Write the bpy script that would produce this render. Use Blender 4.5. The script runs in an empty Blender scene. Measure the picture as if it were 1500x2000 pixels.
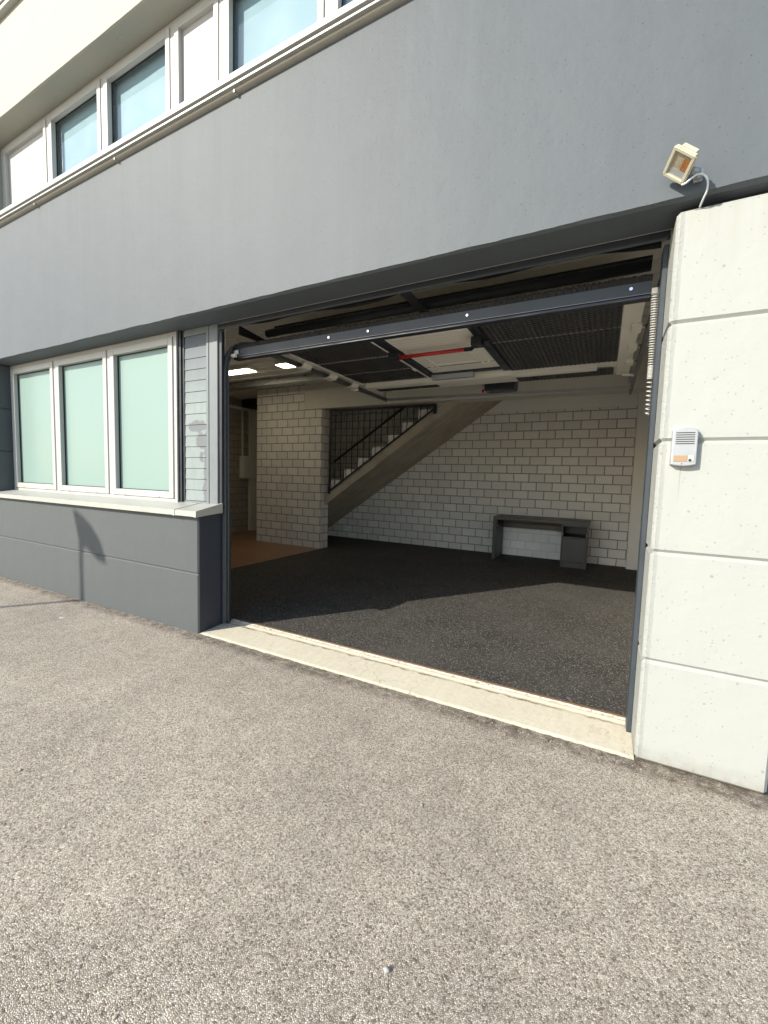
import bpy, bmesh, math, random
from mathutils import Vector, Matrix
random.seed(7)
S = bpy.context.scene
COL = S.collection
R = math.radians

# ------------------------------------------------------------------ camera
cam = bpy.data.objects.new('camera', bpy.data.cameras.new('camera'))
COL.objects.link(cam)
rt = Vector((0.8845418443867359, 0.4655448421193005, 0.029218581502652698))
dn = Vector((0.06219431373941464, -0.055626834766471595, -0.9965126805978672))
fw = Vector((-0.4622960013534562, 0.8832743940758043, -0.07815850499226501))
up, bk = -dn, -fw
m = Matrix(((rt.x, up.x, bk.x, 0), (rt.y, up.y, bk.y, 0), (rt.z, up.z, bk.z, 1.32), (0, 0, 0, 1)))
cam.matrix_world = m
cam.data.sensor_fit = 'VERTICAL'
cam.data.sensor_height = 36
cam.data.lens = 0.8118955898 * 1000 / 2000 * 36
cam.data.clip_start = 0.05
cam.data.clip_end = 2000
S.camera = cam
S.render.resolution_x, S.render.resolution_y = 768, 1024

# ------------------------------------------------------------------ sky + sun
SUN_EL = R(29.66)
sun_az = math.atan2(-.573, -.819)
w = bpy.data.worlds.new('World'); S.world = w; w.use_nodes = True
nt = w.node_tree; bg = nt.nodes['Background']
sky = nt.nodes.new('ShaderNodeTexSky'); sky.sky_type = 'NISHITA'; sky.sun_disc = False
sky.sun_elevation = SUN_EL; sky.sun_rotation = sun_az
sky.air_density = 1.0; sky.dust_density = 0.8; sky.ozone_density = 1.0
nt.links.new(sky.outputs[0], bg.inputs[0]); bg.inputs[1].default_value = 0.15
sd = Vector((.573 * math.cos(SUN_EL), .819 * math.cos(SUN_EL), -math.sin(SUN_EL)))
sun = bpy.data.objects.new('sun', bpy.data.lights.new('sun', 'SUN'))
sun.data.energy = 4.2; sun.data.angle = R(0.5); sun.data.color = (1.0, 0.93, 0.80)
sun.rotation_euler = sd.to_track_quat('-Z', 'Y').to_euler(); COL.objects.link(sun)
S.view_settings.view_transform = 'Standard'; S.view_settings.look = 'None'
S.view_settings.exposure = 0.68; S.view_settings.gamma = 1
S.render.engine = 'CYCLES'
S.cycles.max_bounces = 10; S.cycles.diffuse_bounces = 6

# ------------------------------------------------------------------ materials
class NT:
    def __init__(s, name):
        s.m = bpy.data.materials.new(name); s.m.use_nodes = True
        s.t = s.m.node_tree; s.b = s.t.nodes['Principled BSDF']
    def n(s, typ, **kw):
        nd = s.t.nodes.new('ShaderNode' + typ)
        for k, v in kw.items():
            if k in nd.inputs: nd.inputs[k].default_value = v
            else: setattr(nd, k, v)
        return nd
    def l(s, a, b): s.t.links.new(a, b)
    def pos(s, scale=(1, 1, 1), swap=None, off=(0, 0, 0)):
        g = s.n('NewGeometry'); src = g.outputs['Position']
        if swap:
            sp = s.n('SeparateXYZ'); s.l(src, sp.inputs[0]); c = s.n('CombineXYZ')
            for i, ch in enumerate(swap):
                if ch != '0': s.l(sp.outputs['xyz'.index(ch)], c.inputs[i])
            src = c.outputs[0]
        mp = s.n('Mapping'); mp.inputs['Scale'].default_value = scale; mp.inputs['Location'].default_value = off
        s.l(src, mp.inputs[0]); return mp.outputs[0]
    def noise(s, vec, scale, detail=4, rough=.55):
        nd = s.n('TexNoise'); nd.inputs['Scale'].default_value = scale; nd.inputs['Detail'].default_value = detail
        nd.inputs['Roughness'].default_value = rough; s.l(vec, nd.inputs['Vector']); return nd.outputs['Fac']
    def ramp(s, fac, stops, interp='LINEAR'):
        r = s.n('ValToRGB'); r.color_ramp.interpolation = interp
        el = r.color_ramp.elements
        while len(el) < len(stops): el.new(.5)
        for e, (p, c) in zip(el, stops):
            e.position = p; e.color = (c, c, c, 1) if isinstance(c, (int, float)) else (*c, 1)
        s.l(fac, r.inputs[0]); return r.outputs[0]
    def mix(s, fac, a, b, mode='MIX'):
        x = s.n('MixRGB'); x.blend_type = mode
        for i, v in enumerate((fac, a, b)):
            if isinstance(v, (int, float)):
                x.inputs[i].default_value = v if i == 0 else (v, v, v, 1)
            elif isinstance(v, tuple): x.inputs[i].default_value = (*v, 1)
            else: s.l(v, x.inputs[i])
        return x.outputs[0]
    def math(s, op, a, b=0.0):
        x = s.n('Math'); x.operation = op
        for i, v in enumerate((a, b)):
            if isinstance(v, (int, float)): x.inputs[i].default_value = v
            else: s.l(v, x.inputs[i])
        return x.outputs[0]
    def bump(s, h, strength=.3, dist=.01, prev=None):
        b = s.n('Bump'); b.inputs['Strength'].default_value = strength; b.inputs['Distance'].default_value = dist
        s.l(h, b.inputs['Height'])
        if prev: s.l(prev, b.inputs['Normal'])
        return b.outputs[0]
    def out(s, col=None, rough=.6, metal=0., normal=None, spec=.5):
        if col is not None:
            if isinstance(col, tuple): s.b.inputs['Base Color'].default_value = (*col, 1)
            else: s.l(col, s.b.inputs['Base Color'])
        if isinstance(rough, (int, float)): s.b.inputs['Roughness'].default_value = rough
        else: s.l(rough, s.b.inputs['Roughness'])
        s.b.inputs['Metallic'].default_value = metal
        s.b.inputs['Specular IOR Level'].default_value = spec
        if normal is not None: s.l(normal, s.b.inputs['Normal'])
        return s.m

def plain(name, col, rough=.5, metal=0., var=.12, scale=14, spec=.5, bump=.04):
    t = NT(name); p = t.pos()
    f = t.noise(p, scale, 5)
    c = t.mix(f, tuple(v * (1 - var) for v in col), tuple(min(1, v * (1 + var)) for v in col))
    f2 = t.noise(p, scale * 12, 3)
    rr = t.ramp(f, [(0.3, max(0.02, rough - .08)), (.7, min(1, rough + .1))])
    return t.out(c, rr, metal, t.bump(f2, bump, .01), spec)

def pits(t, plane, scale, thr, size):
    """sparse air holes of cast concrete; returns a 0..1 mask (1 in the hole)"""
    p = t.pos()
    nz = t.n('TexNoise'); nz.inputs['Scale'].default_value = scale * 2.2; t.l(p, nz.inputs['Vector'])
    dp = t.mix(.012, p, nz.outputs['Color'], 'ADD')
    v = t.n('TexVoronoi'); v.inputs['Scale'].default_value = scale; t.l(dp, v.inputs['Vector'])
    near = t.math('LESS_THAN', v.outputs['Distance'], size)
    sp = t.n('SeparateColor'); t.l(v.outputs['Color'], sp.inputs[0])
    pick = t.math('GREATER_THAN', sp.outputs[0], thr)
    sz = t.math('MULTIPLY', sp.outputs[1], size)
    near2 = t.math('LESS_THAN', v.outputs['Distance'], sz)
    return t.math('MULTIPLY', near2, pick)

def paint_concrete(name, col, plane='xz0', streak=.12, pit=.7, mott=.1, warm=(1.0, .985, .95), drips=False, splash=False):
    t = NT(name)
    p = t.pos()
    big = t.noise(p, .9, 5, .6)
    st = t.noise(t.pos(scale=(6, .2, .35)), 1.0, 5, .6)
    st2 = t.noise(t.pos(scale=(24, .2, .2)), 1.0, 3, .6)
    fine = t.noise(p, 260, 3, .7)
    c = t.mix(big, tuple(v * (1 - mott) for v in col), tuple(min(1, v * (1 + mott) * w_) for v, w_ in zip(col, warm)))
    c = t.mix(t.ramp(st, [(.42, 0.), (.75, streak)]), c, tuple(v * .55 for v in col))
    c = t.mix(t.ramp(st2, [(.5, 0.), (.8, streak * .8)]), c, tuple(min(1, v * 1.4) for v in col))
    c = t.mix(t.ramp(fine, [(.3, .1), (.7, 0.)]), c, tuple(v * .6 for v in col))
    sz = t.n('SeparateXYZ'); t.l(p, sz.inputs[0])
    def ramp_z(a_, b_):
        m_ = t.n('MapRange'); m_.inputs['From Min'].default_value = a_; m_.inputs['From Max'].default_value = b_; t.l(sz.outputs[2], m_.inputs[0]); return m_.outputs[0]
    if drips:   # run-off streaks that start under the sill rail and fade downwards
        d1 = t.ramp(t.noise(t.pos(scale=(3.5, .2, .12)), 1.0, 6, .7), [(.52, 0.), (.66, 1.)])
        c = t.mix(t.math('MULTIPLY', t.math('MULTIPLY', d1, ramp_z(3.0, 3.95)), .16), c, tuple(v * .45 for v in col))
        d2 = t.ramp(t.noise(p, 2.2, 6, .7), [(.55, 0.), (.75, .22)])
        c = t.mix(d2, c, tuple(min(1, v * 1.25) for v in col))
    if splash:  # dirt splashed on the foot, run-off under the top edge and under the intercom
        f1 = t.math('MULTIPLY', t.math('SUBTRACT', 1.0, ramp_z(.0, .16)), t.noise(p, 24, 6, .75))
        c = t.mix(t.ramp(f1, [(.18, 0.), (.62, .55)]), c, (.20, .17, .12))
        f2 = t.math('MULTIPLY', t.ramp(t.noise(t.pos(scale=(30, 1, .8)), 1.0, 4, .6), [(.45, 0.), (.7, 1.)]), ramp_z(2.25, 2.52))
        c = t.mix(t.math('MULTIPLY', f2, .30), c, (.33, .29, .20))
        dx = t.math('ABSOLUTE', t.math('SUBTRACT', sz.outputs[0], t.math('ADD', .2985, t.math('MULTIPLY', t.noise(p, 6, 2), .006))))
        dl = t.math('MULTIPLY', t.math('LESS_THAN', dx, .0022), t.math('MULTIPLY', ramp_z(1.24, 1.40), t.math('LESS_THAN', sz.outputs[2], 1.416)))
        c = t.mix(t.math('MULTIPLY', dl, .5), c, (.20, .18, .14))
    a = pits(t, plane, 17, min(.99, pit + .02), .13); b = pits(t, plane, 46, min(.99, pit - .05), .17)
    h = t.math('MAXIMUM', a, b)
    c = t.mix(t.math('MULTIPLY', h, .35 if splash else .6), c, tuple(v * .3 for v in col))
    und = t.noise(p, 5, 4, .6)
    n1 = t.bump(und, .22, .02)
    n2 = t.bump(fine, .12, .003, n1)
    inv = t.math('SUBTRACT', 1.0, h)
    n3 = t.bump(inv, .8, .004, n2)
    if splash:  # rough, patched arris on the garage side
        mk = t.n('MapRange'); mk.inputs['From Min'].default_value = .250; mk.inputs['From Max'].default_value = .222
        t.l(t.math('ADD', sz.outputs[0], t.math('MULTIPLY', t.noise(p, 12, 3), .012)), mk.inputs[0])
        n3 = t.bump(t.math('MULTIPLY', t.noise(p, 85, 5, .75), mk.outputs[0]), .9, .012, n3)
    return t.out(c, .62, 0, n3, .35)

M = {}
M['band'] = paint_concrete('grey_band_paint', (.102, .119, .135), streak=.12, pit=.42, mott=.13, drips=True)
M['lowwall'] = paint_concrete('slate_wall_paint', (.086, .098, .104), streak=.08, pit=.95, mott=.06)
M['white'] = paint_concrete('white_wall_paint', (.385, .404, .388), streak=.04, pit=.6, mott=.04, splash=True)
M['cream'] = paint_concrete('cream_wall_paint', (.350, .352, .305), streak=.05, pit=.9, mott=.04)
M['beam'] = paint_concrete('raw_beam_concrete', (.60, .585, .54), streak=.10, pit=.8, mott=.12)
M['plaster'] = plain('ivory_plaster', (.80, .79, .74), .7, var=.05, scale=3)
M['ceil'] = plain('ceiling_paint', (.85, .84, .79), .7, var=.06, scale=2)
M['steel'] = plain('black_steel_paint', (.018, .022, .030), .42, var=.3, scale=9)
M['slate'] = plain('slate_steel_paint', (.038, .048, .060), .5, var=.25, scale=7)
M['greypost'] = plain('grey_weathered_paint', (.155, .175, .185), .55, var=.22, scale=11)
M['trackmetal'] = plain('dull_track_steel', (.20, .21, .22), .4, .6, .2, 30)
M['galv'] = plain('galvanised_steel', (.46, .48, .50), .36, .85, .2, 30)
M['tube'] = plain('dark_metal_tube', (.30, .29, .25), .35, .3, .2, 8)
M['chrome'] = plain('bright_aluminium', (.74, .75, .76), .22, .95, .08, 20)
M['pvc'] = plain('white_window_plastic', (.435, .435, .41), .38, var=.04, scale=3, bump=.02)
M['alu'] = plain('anodised_sill', (.44, .44, .405), .42, .25, .10, 5)
M['rubber'] = plain('black_rubber', (.02, .02, .02), .75, var=.5, scale=40, bump=.5)
M['creamplastic'] = plain('cream_plastic', (.78, .76, .68), .45, var=.06, scale=6)
M['lampbody'] = plain('aged_lamp_enamel', (.52, .50, .385), .42, var=.07, scale=30)
M['cable'] = plain('pale_cable', (.62, .68, .68), .5, var=.05)
M['red'] = plain('red_bar_paint', (.42, .022, .018), .35, var=.15)
M['blackplastic'] = plain('black_plastic', (.015, .018, .024), .38, var=.2)
M['silver'] = plain('silver_housing', (.40, .42, .43), .40, .35, .05, 20)
M['intershadow'] = plain('dark_slot', (.03, .03, .03), .7)
M['desk'] = plain('charcoal_wood_veneer', (.050, .052, .056), .42, var=.25, scale=8)
M['brown'] = plain('bare_board', (.13, .075, .035), .6, var=.2)
M['wood'] = plain('handrail_wood', (.12, .045, .022), .4, var=.2)
M['revealshade'] = plain('reveal_shade_tone', (.030, .036, .050), .55, var=.15, scale=6)  # shade on the low wall's end, held as a dark colour

# asphalt ------------------------------------------------------------
t = NT('asphalt')
p = t.pos(); n0 = t.n('TexNoise'); n0.inputs['Scale'].default_value = 160; t.l(p, n0.inputs['Vector'])
dp = t.mix(.004, p, n0.outputs['Color'], 'ADD')
def vor(sc, feat='F1'):
    v = t.n('TexVoronoi'); v.feature = feat; v.inputs['Scale'].default_value = sc; t.l(dp, v.inputs['Vector']); return v
v1 = vor(215); e1 = vor(215, 'DISTANCE_TO_EDGE'); v2 = vor(58); v3 = vor(21)
sp1 = t.n('SeparateColor'); t.l(v1.outputs['Color'], sp1.inputs[0])
sp2 = t.n('SeparateColor'); t.l(v2.outputs['Color'], sp2.inputs[0])
stone = t.ramp(sp1.outputs[0], [(0., (.21, .172, .130)), (.16, (.48, .415, .33)), (.60, (.72, .635, .52)), (.90, (.86, .78, .66)), (1., (.95, .90, .80))])
crev = t.ramp(e1.outputs['Distance'], [(0., 1.), (.07, .7), (.20, 0.)])
c = t.mix(t.math('MULTIPLY', crev, .75), stone, (.07, .058, .048))
big = t.ramp(t.noise(p, .55, 6, .6), [(.3, .78), (.7, 1.10)])
med = t.ramp(t.noise(p, 3.2, 5, .65), [(.3, .90), (.7, 1.08)])
pat = t.ramp(t.noise(p, 11, 4, .7), [(.25, .86), (.6, 1.06)])
stn = t.ramp(t.noise(t.pos(off=(4.1, 2.2, 0)), 1.1, 3, .5), [(.60, 1.), (.74, .86)])
c = t.mix(1, c, stn, 'MULTIPLY'); c = t.mix(1, c, big, 'MULTIPLY'); c = t.mix(1, c, med, 'MULTIPLY'); c = t.mix(1, c, pat, 'MULTIPLY')
# small dark clumps where the binder shows
cl = t.math('MULTIPLY', t.ramp(t.noise(p, 38, 3, .6), [(.66, 0.), (.74, .55)]), t.ramp(t.noise(p, 4, 3, .6), [(.48, 0.), (.62, 1.)]))
c = t.mix(cl, c, (.10, .085, .07))
# occasional bigger pale, dark and reddish stones
bigst = t.math('MULTIPLY', t.math('GREATER_THAN', sp2.outputs[0], .997), t.math('LESS_THAN', v2.outputs['Distance'], .42))
c = t.mix(bigst, c, t.ramp(sp2.outputs[1], [(0., (.62, .58, .52)), (.45, (.55, .52, .46)), (.62, (.22, .19, .16)), (.93, (.16, .14, .12)), (.97, (.26, .14, .09))], 'CONSTANT'))
# grime caught along the foot of the wall
spx = t.n('SeparateXYZ'); t.l(p, spx.inputs[0])
wob = t.math('MULTIPLY', t.noise(p, 7, 6, .8), .20)
near = t.ramp(t.math('ADD', spx.outputs[1], wob), [(0., 0.), (1., 1.)])
mr = t.n('MapRange'); mr.inputs['From Min'].default_value = 2.235; mr.inputs['From Max'].default_value = 2.31
t.l(t.math('ADD', spx.outputs[1], wob), mr.inputs[0])
c = t.mix(t.math('MULTIPLY', mr.outputs[0], t.ramp(t.noise(p, 16, 4, .7), [(.35, .15), (.65, .85)])), c, (.085, .065, .045))
hgt = t.math('ADD', t.math('MULTIPLY', t.ramp(e1.outputs['Distance'], [(0., 0.), (.35, 1.)]), .6), t.math('MULTIPLY', sp1.outputs[1], .6))
nn = t.bump(hgt, .75, .0045)
nn = t.bump(t.noise(p, 30, 4, .7), .35, .006, nn)
M['asphalt'] = t.out(c, .82, 0, nn, .3)

# (loose stones share the asphalt's aggregate colours)
M['pebble'] = plain('loose_stone', (.42, .38, .31), .8, var=.5, scale=90)
# rubber floor ---------------------------------------------------------
t = NT('rubber_floor'); p = t.pos()
v = t.n('TexVoronoi'); v.inputs['Scale'].default_value = 165; t.l(p, v.inputs['Vector'])
s1 = t.n('SeparateColor'); t.l(v.outputs['Color'], s1.inputs[0])
c = t.ramp(s1.outputs[0], [(0., (.008, .0095, .011)), (.55, (.018, .019, .020)), (.80, (.055, .052, .048)), (.92, (.16, .15, .13)), (1., (.38, .36, .31))])
dust = t.ramp(t.noise(p, 1.3, 6, .65), [(.34, .12), (.66, .6)])
c = t.mix(dust, c, (.090, .083, .074))
M['rubberfloor'] = t.out(c, .8, 0, t.bump(s1.outputs[1], .5, .003), .25)

# wood floor -----------------------------------------------------------
t = NT('wood_floor'); p = t.pos(swap='xy0')
br = t.n('TexBrick'); br.offset = .37; br.inputs['Scale'].default_value = 1
br.inputs['Brick Width'].default_value = 1.1; br.inputs['Row Height'].default_value = .095; br.inputs['Mortar Size'].default_value = .0012
br.inputs['Color1'].default_value = (.36, .20, .11, 1); br.inputs['Color2'].default_value = (.27, .145, .08, 1); br.inputs['Mortar'].default_value = (.07, .03, .015, 1)
t.l(p, br.inputs['Vector'])
g = t.noise(t.pos(scale=(2, 30, 1)), 1.5, 5, .6)
c = t.mix(t.math('MULTIPLY', g, .35), br.outputs[0], (.13, .055, .022))
M['woodfloor'] = t.out(c, .38, 0, None, .5)

# threshold concrete -----------------------------------------------------
t = NT('threshold_concrete'); p = t.pos()
n1 = t.noise(p, 3, 6, .65); n2 = t.noise(p, 45, 5, .7)
c = t.mix(n1, (.53, .49, .385), (.66, .615, .50))
c = t.mix(t.ramp(n2, [(.3, .3), (.55, 0.)]), c, (.36, .32, .24))
nd = t.n('TexNoise'); nd.inputs['Scale'].default_value = 5; nd.inputs['Detail'].default_value = 6; t.l(p, nd.inputs['Vector'])
v = t.n('TexVoronoi'); v.feature = 'DISTANCE_TO_EDGE'; v.inputs['Scale'].default_value = 3.1
t.l(t.mix(.35, p, nd.outputs['Color'], 'ADD'), v.inputs['Vector'])
cr = t.math('MULTIPLY', t.ramp(v.outputs['Distance'], [(0., 1.), (.009, 0.)]), t.ramp(t.noise(p, 1.3, 2), [(.5, 0.), (.58, 1.)]))
c = t.mix(t.math('MULTIPLY', cr, .7), c, (.16, .13, .09))
spx = t.n('SeparateXYZ'); t.l(p, spx.inputs[0])
wob = t.math('MULTIPLY', t.noise(p, 14, 5, .75), .06)
def yband(a, b, fade=.006):
    yy = t.math('ADD', spx.outputs[1], wob)
    m1 = t.n('MapRange'); m1.inputs['From Min'].default_value = a; m1.inputs['From Max'].default_value = a + fade; t.l(yy, m1.inputs[0])
    m2 = t.n('MapRange'); m2.inputs['From Min'].default_value = b; m2.inputs['From Max'].default_value = b - fade; t.l(yy, m2.inputs[0])
    return t.math('MULTIPLY', m1.outputs[0], m2.outputs[0])
c = t.mix(t.math('MULTIPLY', yband(2.568, 2.590), t.ramp(t.noise(p, 7, 3), [(.38, .2), (.55, .85)])), c, (.17, .12, .07))
M['threshold'] = t.out(c, .75, 0, t.bump(n2, .3, .006), .3)
t = NT('worn_white_paint'); p = t.pos()
n2 = t.noise(p, 28, 6, .75)
c = t.ramp(n2, [(.34, (.20, .16, .10)), (.42, (.55, .50, .40)), (.47, (.80, .78, .70)), (.8, (.86, .85, .78))])
M['wornwhite'] = t.out(c, .65, 0, t.bump(n2, .5, .01))

# block walls ------------------------------------------------------------
def blocks(name, swap, off, col, joint=(.20, .175, .14), shift=0.0, jmix=1.0):
    t = NT(name); p = t.pos(swap=swap, off=off)
    nd = t.n('TexNoise'); nd.inputs['Scale'].default_value = 9; nd.inputs['Detail'].default_value = 6; t.l(t.pos(), nd.inputs['Vector'])
    p2 = t.mix(.011, p, nd.outputs['Color'], 'ADD')
    br = t.n('TexBrick'); br.offset = .5; br.offset_frequency = 2; br.inputs['Scale'].default_value = 1
    br.inputs['Brick Width'].default_value = .26; br.inputs['Row Height'].default_value = .15
    br.inputs['Mortar Size'].default_value = .0085; br.inputs['Mortar Smooth'].default_value = .25; br.inputs['Bias'].default_value = 0
    br.inputs['Color1'].default_value = (*[v * 1.05 for v in col], 1); br.inputs['Color2'].default_value = (*[v * .90 for v in col], 1)
    br.inputs['Mortar'].default_value = (*joint, 1); t.l(p2, br.inputs['Vector'])
    q = t.pos()
    c = t.mix(t.ramp(t.noise(q, 1.3, 5, .6), [(.35, .25), (.7, 0.)]), br.outputs[0], tuple(v * .72 for v in col))
    c = t.mix(t.ramp(t.noise(q, 90, 3, .7), [(.3, .3), (.6, 0.)]), c, tuple(v * .6 for v in col))
    n = t.bump(t.math('SUBTRACT', 1.0, br.outputs['Fac']), .7, .008)
    n = t.bump(t.noise(q, 70, 4, .7), .25, .006, n)
    return t.out(c, .85, 0, n, .2)
bc = (.74, .71, .67)
# mapping Location is added after scale: texture origin sits at -off
M['bk_col'] = blocks('block_column', 'xz0', (6.10 + .26 * 4, 0, 0), bc)
M['bk_colside'] = blocks('block_column_reveal', 'yz0', (-6.16 + .26 * 3, 0, 0), bc)
M['bk_back'] = blocks('block_back_wall', 'xz0', (-.40 + .26 * 60, 0, 0), (.86, .84, .80), (.27, .245, .21))
M['bk_left'] = blocks('block_left_wall', 'yz0', (0, 0, 0), (.40, .36, .29))
M['bk_white'] = blocks('whitewashed_blocks', 'xz0', (-.40 + .26 * 60, 0, 0), (.93, .95, .94), (.74, .76, .75))

# stair concrete with board marks along the slope --------------------------
t = NT('board_marked_concrete')
g = t.n('NewGeometry'); mp = t.n('Mapping'); mp.inputs['Rotation'].default_value = (0, R(34.8), 0); t.l(g.outputs['Position'], mp.inputs[0])
mp2 = t.n('Mapping'); mp2.inputs['Scale'].default_value = (.8, 9, 24); t.l(mp.outputs[0], mp2.inputs[0])
gr = t.noise(mp2.outputs[0], 1, 6, .65)
sp = t.n('SeparateXYZ'); t.l(mp.outputs[0], sp.inputs[0])
c = t.mix(gr, (.33, .29, .24), (.60, .55, .46))
sp2 = t.n('SeparateXYZ'); t.l(g.outputs['Position'], sp2.inputs[0])
bd = t.math('FRACT', t.math('MULTIPLY', sp2.outputs[1], 1 / .24))
seam = t.math('LESS_THAN', bd, .03)
c = t.mix(t.math('MULTIPLY', seam, .5), c, (.12, .10, .08))
c = t.mix(t.ramp(t.noise(g.outputs['Position'], 2.3, 5, .7), [(.35, .4), (.6, 0.)]), c, (.20, .17, .13))
M['stair'] = t.out(c, .85, 0, t.bump(gr, .4, .01), .2)

# cream ribbed steel of the garage door ------------------------------------
t = NT('cream_ribbed_steel'); p = t.pos()
spx = t.n('SeparateXYZ'); t.l(p, spx.inputs[0])
fr = t.math('FRACT', t.math('MULTIPLY', spx.outputs[1], 1 / .062))
rib = t.ramp(fr, [(0., 0.), (.12, 1.), (.9, 1.), (1., 0.)])
gn = t.noise(t.pos(scale=(1, 60, 60)), 2, 4, .6)
c = t.mix(gn, (.74, .72, .64), (.85, .83, .75)); c = t.mix(t.math('MULTIPLY', t.math('SUBTRACT', 1.0, rib), .35), c, (.35, .32, .25))
M['rib'] = t.out(c, .48, 0, t.bump(rib, .5, .004), .4)
# quilted insulation
t = NT('quilted_insulation'); p = t.pos(swap='xy0')
v = t.n('TexVoronoi', voronoi_dimensions='2D'); v.inputs['Scale'].default_value = 27; v.inputs['Randomness'].default_value = .12; t.l(p, v.inputs['Vector'])
sh = t.ramp(v.outputs['Distance'], [(0., 1.), (.65, 0.)])
c = t.mix(t.ramp(v.outputs['Distance'], [(.15, 0.), (.6, 1.)]), (.17, .17, .175), (.065, .066, .07))
M['quilt'] = t.out(c, .42, 0, t.bump(sh, 1., .02), .6)

# louvre boards, slate paint with salty bloom ------------------------------
t = NT('weathered_louvre'); p = t.pos()
st = t.noise(t.pos(scale=(14, 14, 5)), 1, 6, .7)
n1 = t.noise(t.pos(scale=(13, 1, 15), off=(3.3, 0, 1.2)), 1.0, 6, .75)
c = t.mix(st, (.17, .205, .205), (.29, .335, .33))
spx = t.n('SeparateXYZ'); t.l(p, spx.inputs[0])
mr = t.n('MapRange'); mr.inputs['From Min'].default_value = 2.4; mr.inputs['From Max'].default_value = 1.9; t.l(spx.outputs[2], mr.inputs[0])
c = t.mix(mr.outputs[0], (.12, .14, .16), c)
# dark bare patch half way up and down the right edge
def blob(cx, cz, rx, rz):
    dx = t.math('DIVIDE', t.math('SUBTRACT', spx.outputs[0], cx), rx); dz = t.math('DIVIDE', t.math('SUBTRACT', spx.outputs[2], cz), rz)
    r2 = t.math('ADD', t.math('MULTIPLY', dx, dx), t.math('MULTIPLY', dz, dz))
    return t.math('LESS_THAN', t.math('ADD', r2, t.math('MULTIPLY', n1, 3.4)), 2.5)
bl = t.math('MAXIMUM', blob(-3.13, 1.735, .17, .055), blob(-3.09, 1.60, .075, .08))
bl = t.math('MAXIMUM', bl, blob(-3.005, 1.30, .075, .44))
bl = t.math('MAXIMUM', bl, blob(-3.09, 1.47, .03, .055))
c = t.mix(t.math('MULTIPLY', bl, .8), c, (.13, .135, .15))
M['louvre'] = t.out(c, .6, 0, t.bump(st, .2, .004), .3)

# glass -------------------------------------------------------------------
def opaque_glass(name, col, rough=.04, coat=1.0, base_rough=.5):
    t = NT(name); p = t.pos()
    f = t.noise(p, 1.8, 3)
    c = t.mix(f, tuple(v * .96 for v in col), col)
    mm = t.out(c, base_rough, 0, None, .3)
    t.b.inputs['Coat Weight'].default_value = coat; t.b.inputs['Coat Roughness'].default_value = rough
    t.b.inputs['Coat IOR'].default_value = 1.5
    w_ = t.bump(t.noise(p, 2.5, 2), .012, .02); t.l(w_, t.b.inputs['Coat Normal'])
    return mm
M['mint'] = opaque_glass('frosted_mint_film', (.222, .325, .298), .2, .3)
M['blind'] = plain('sky_tinted_roller_blind', (.265, .36, .42), .7, var=.03, scale=3)  # sky blue reflected in the panes is put into the blind's colour
t = NT('clear_window_glass')
lw = t.n('LayerWeight'); lw.inputs['Blend'].default_value = .5
gl = t.n('BsdfGlossy'); gl.inputs['Roughness'].default_value = .01
tr = t.n('BsdfTransparent'); tr.inputs['Color'].default_value = (.90, .97, .97, 1)
mx = t.n('MixShader'); t.l(t.math('ADD', t.math('MULTIPLY', t.math('POWER', lw.outputs['Facing'], 3.5), .75), .05), mx.inputs[0]); t.l(tr.outputs[0], mx.inputs[1]); t.l(gl.outputs[0], mx.inputs[2])
t.l(mx.outputs[0], t.t.nodes['Material Output'].inputs['Surface']); M['glass'] = t.m
M['panel'] = plain('white_infill_panel', (.41, .405, .39), .45, var=.03, scale=2, bump=.02)
t = NT('lit_diffuser'); t.out((.8, .75, .6), .5); t.b.inputs['Emission Color'].default_value = (1, .88, .62, 1); t.b.inputs['Emission Strength'].default_value = 8; M['lit'] = t.m
t = NT('lamp_window_glass'); p = t.pos()
c = t.mix(.5, (.42, .36, .27), (.50, .40, .28)); M['lampglass'] = t.out((.34, .29, .22), .12, 0, None, .8)
M['amber'] = plain('amber_reflector', (.34, .15, .06), .25, .2, .2, 60)
M['reflector'] = plain('lamp_reflector', (.42, .37, .27), .3, .3, .25, 40)
M['label_orange'] = plain('orange_name_plate', (.36, .24, .14), .4, var=.05)

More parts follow.
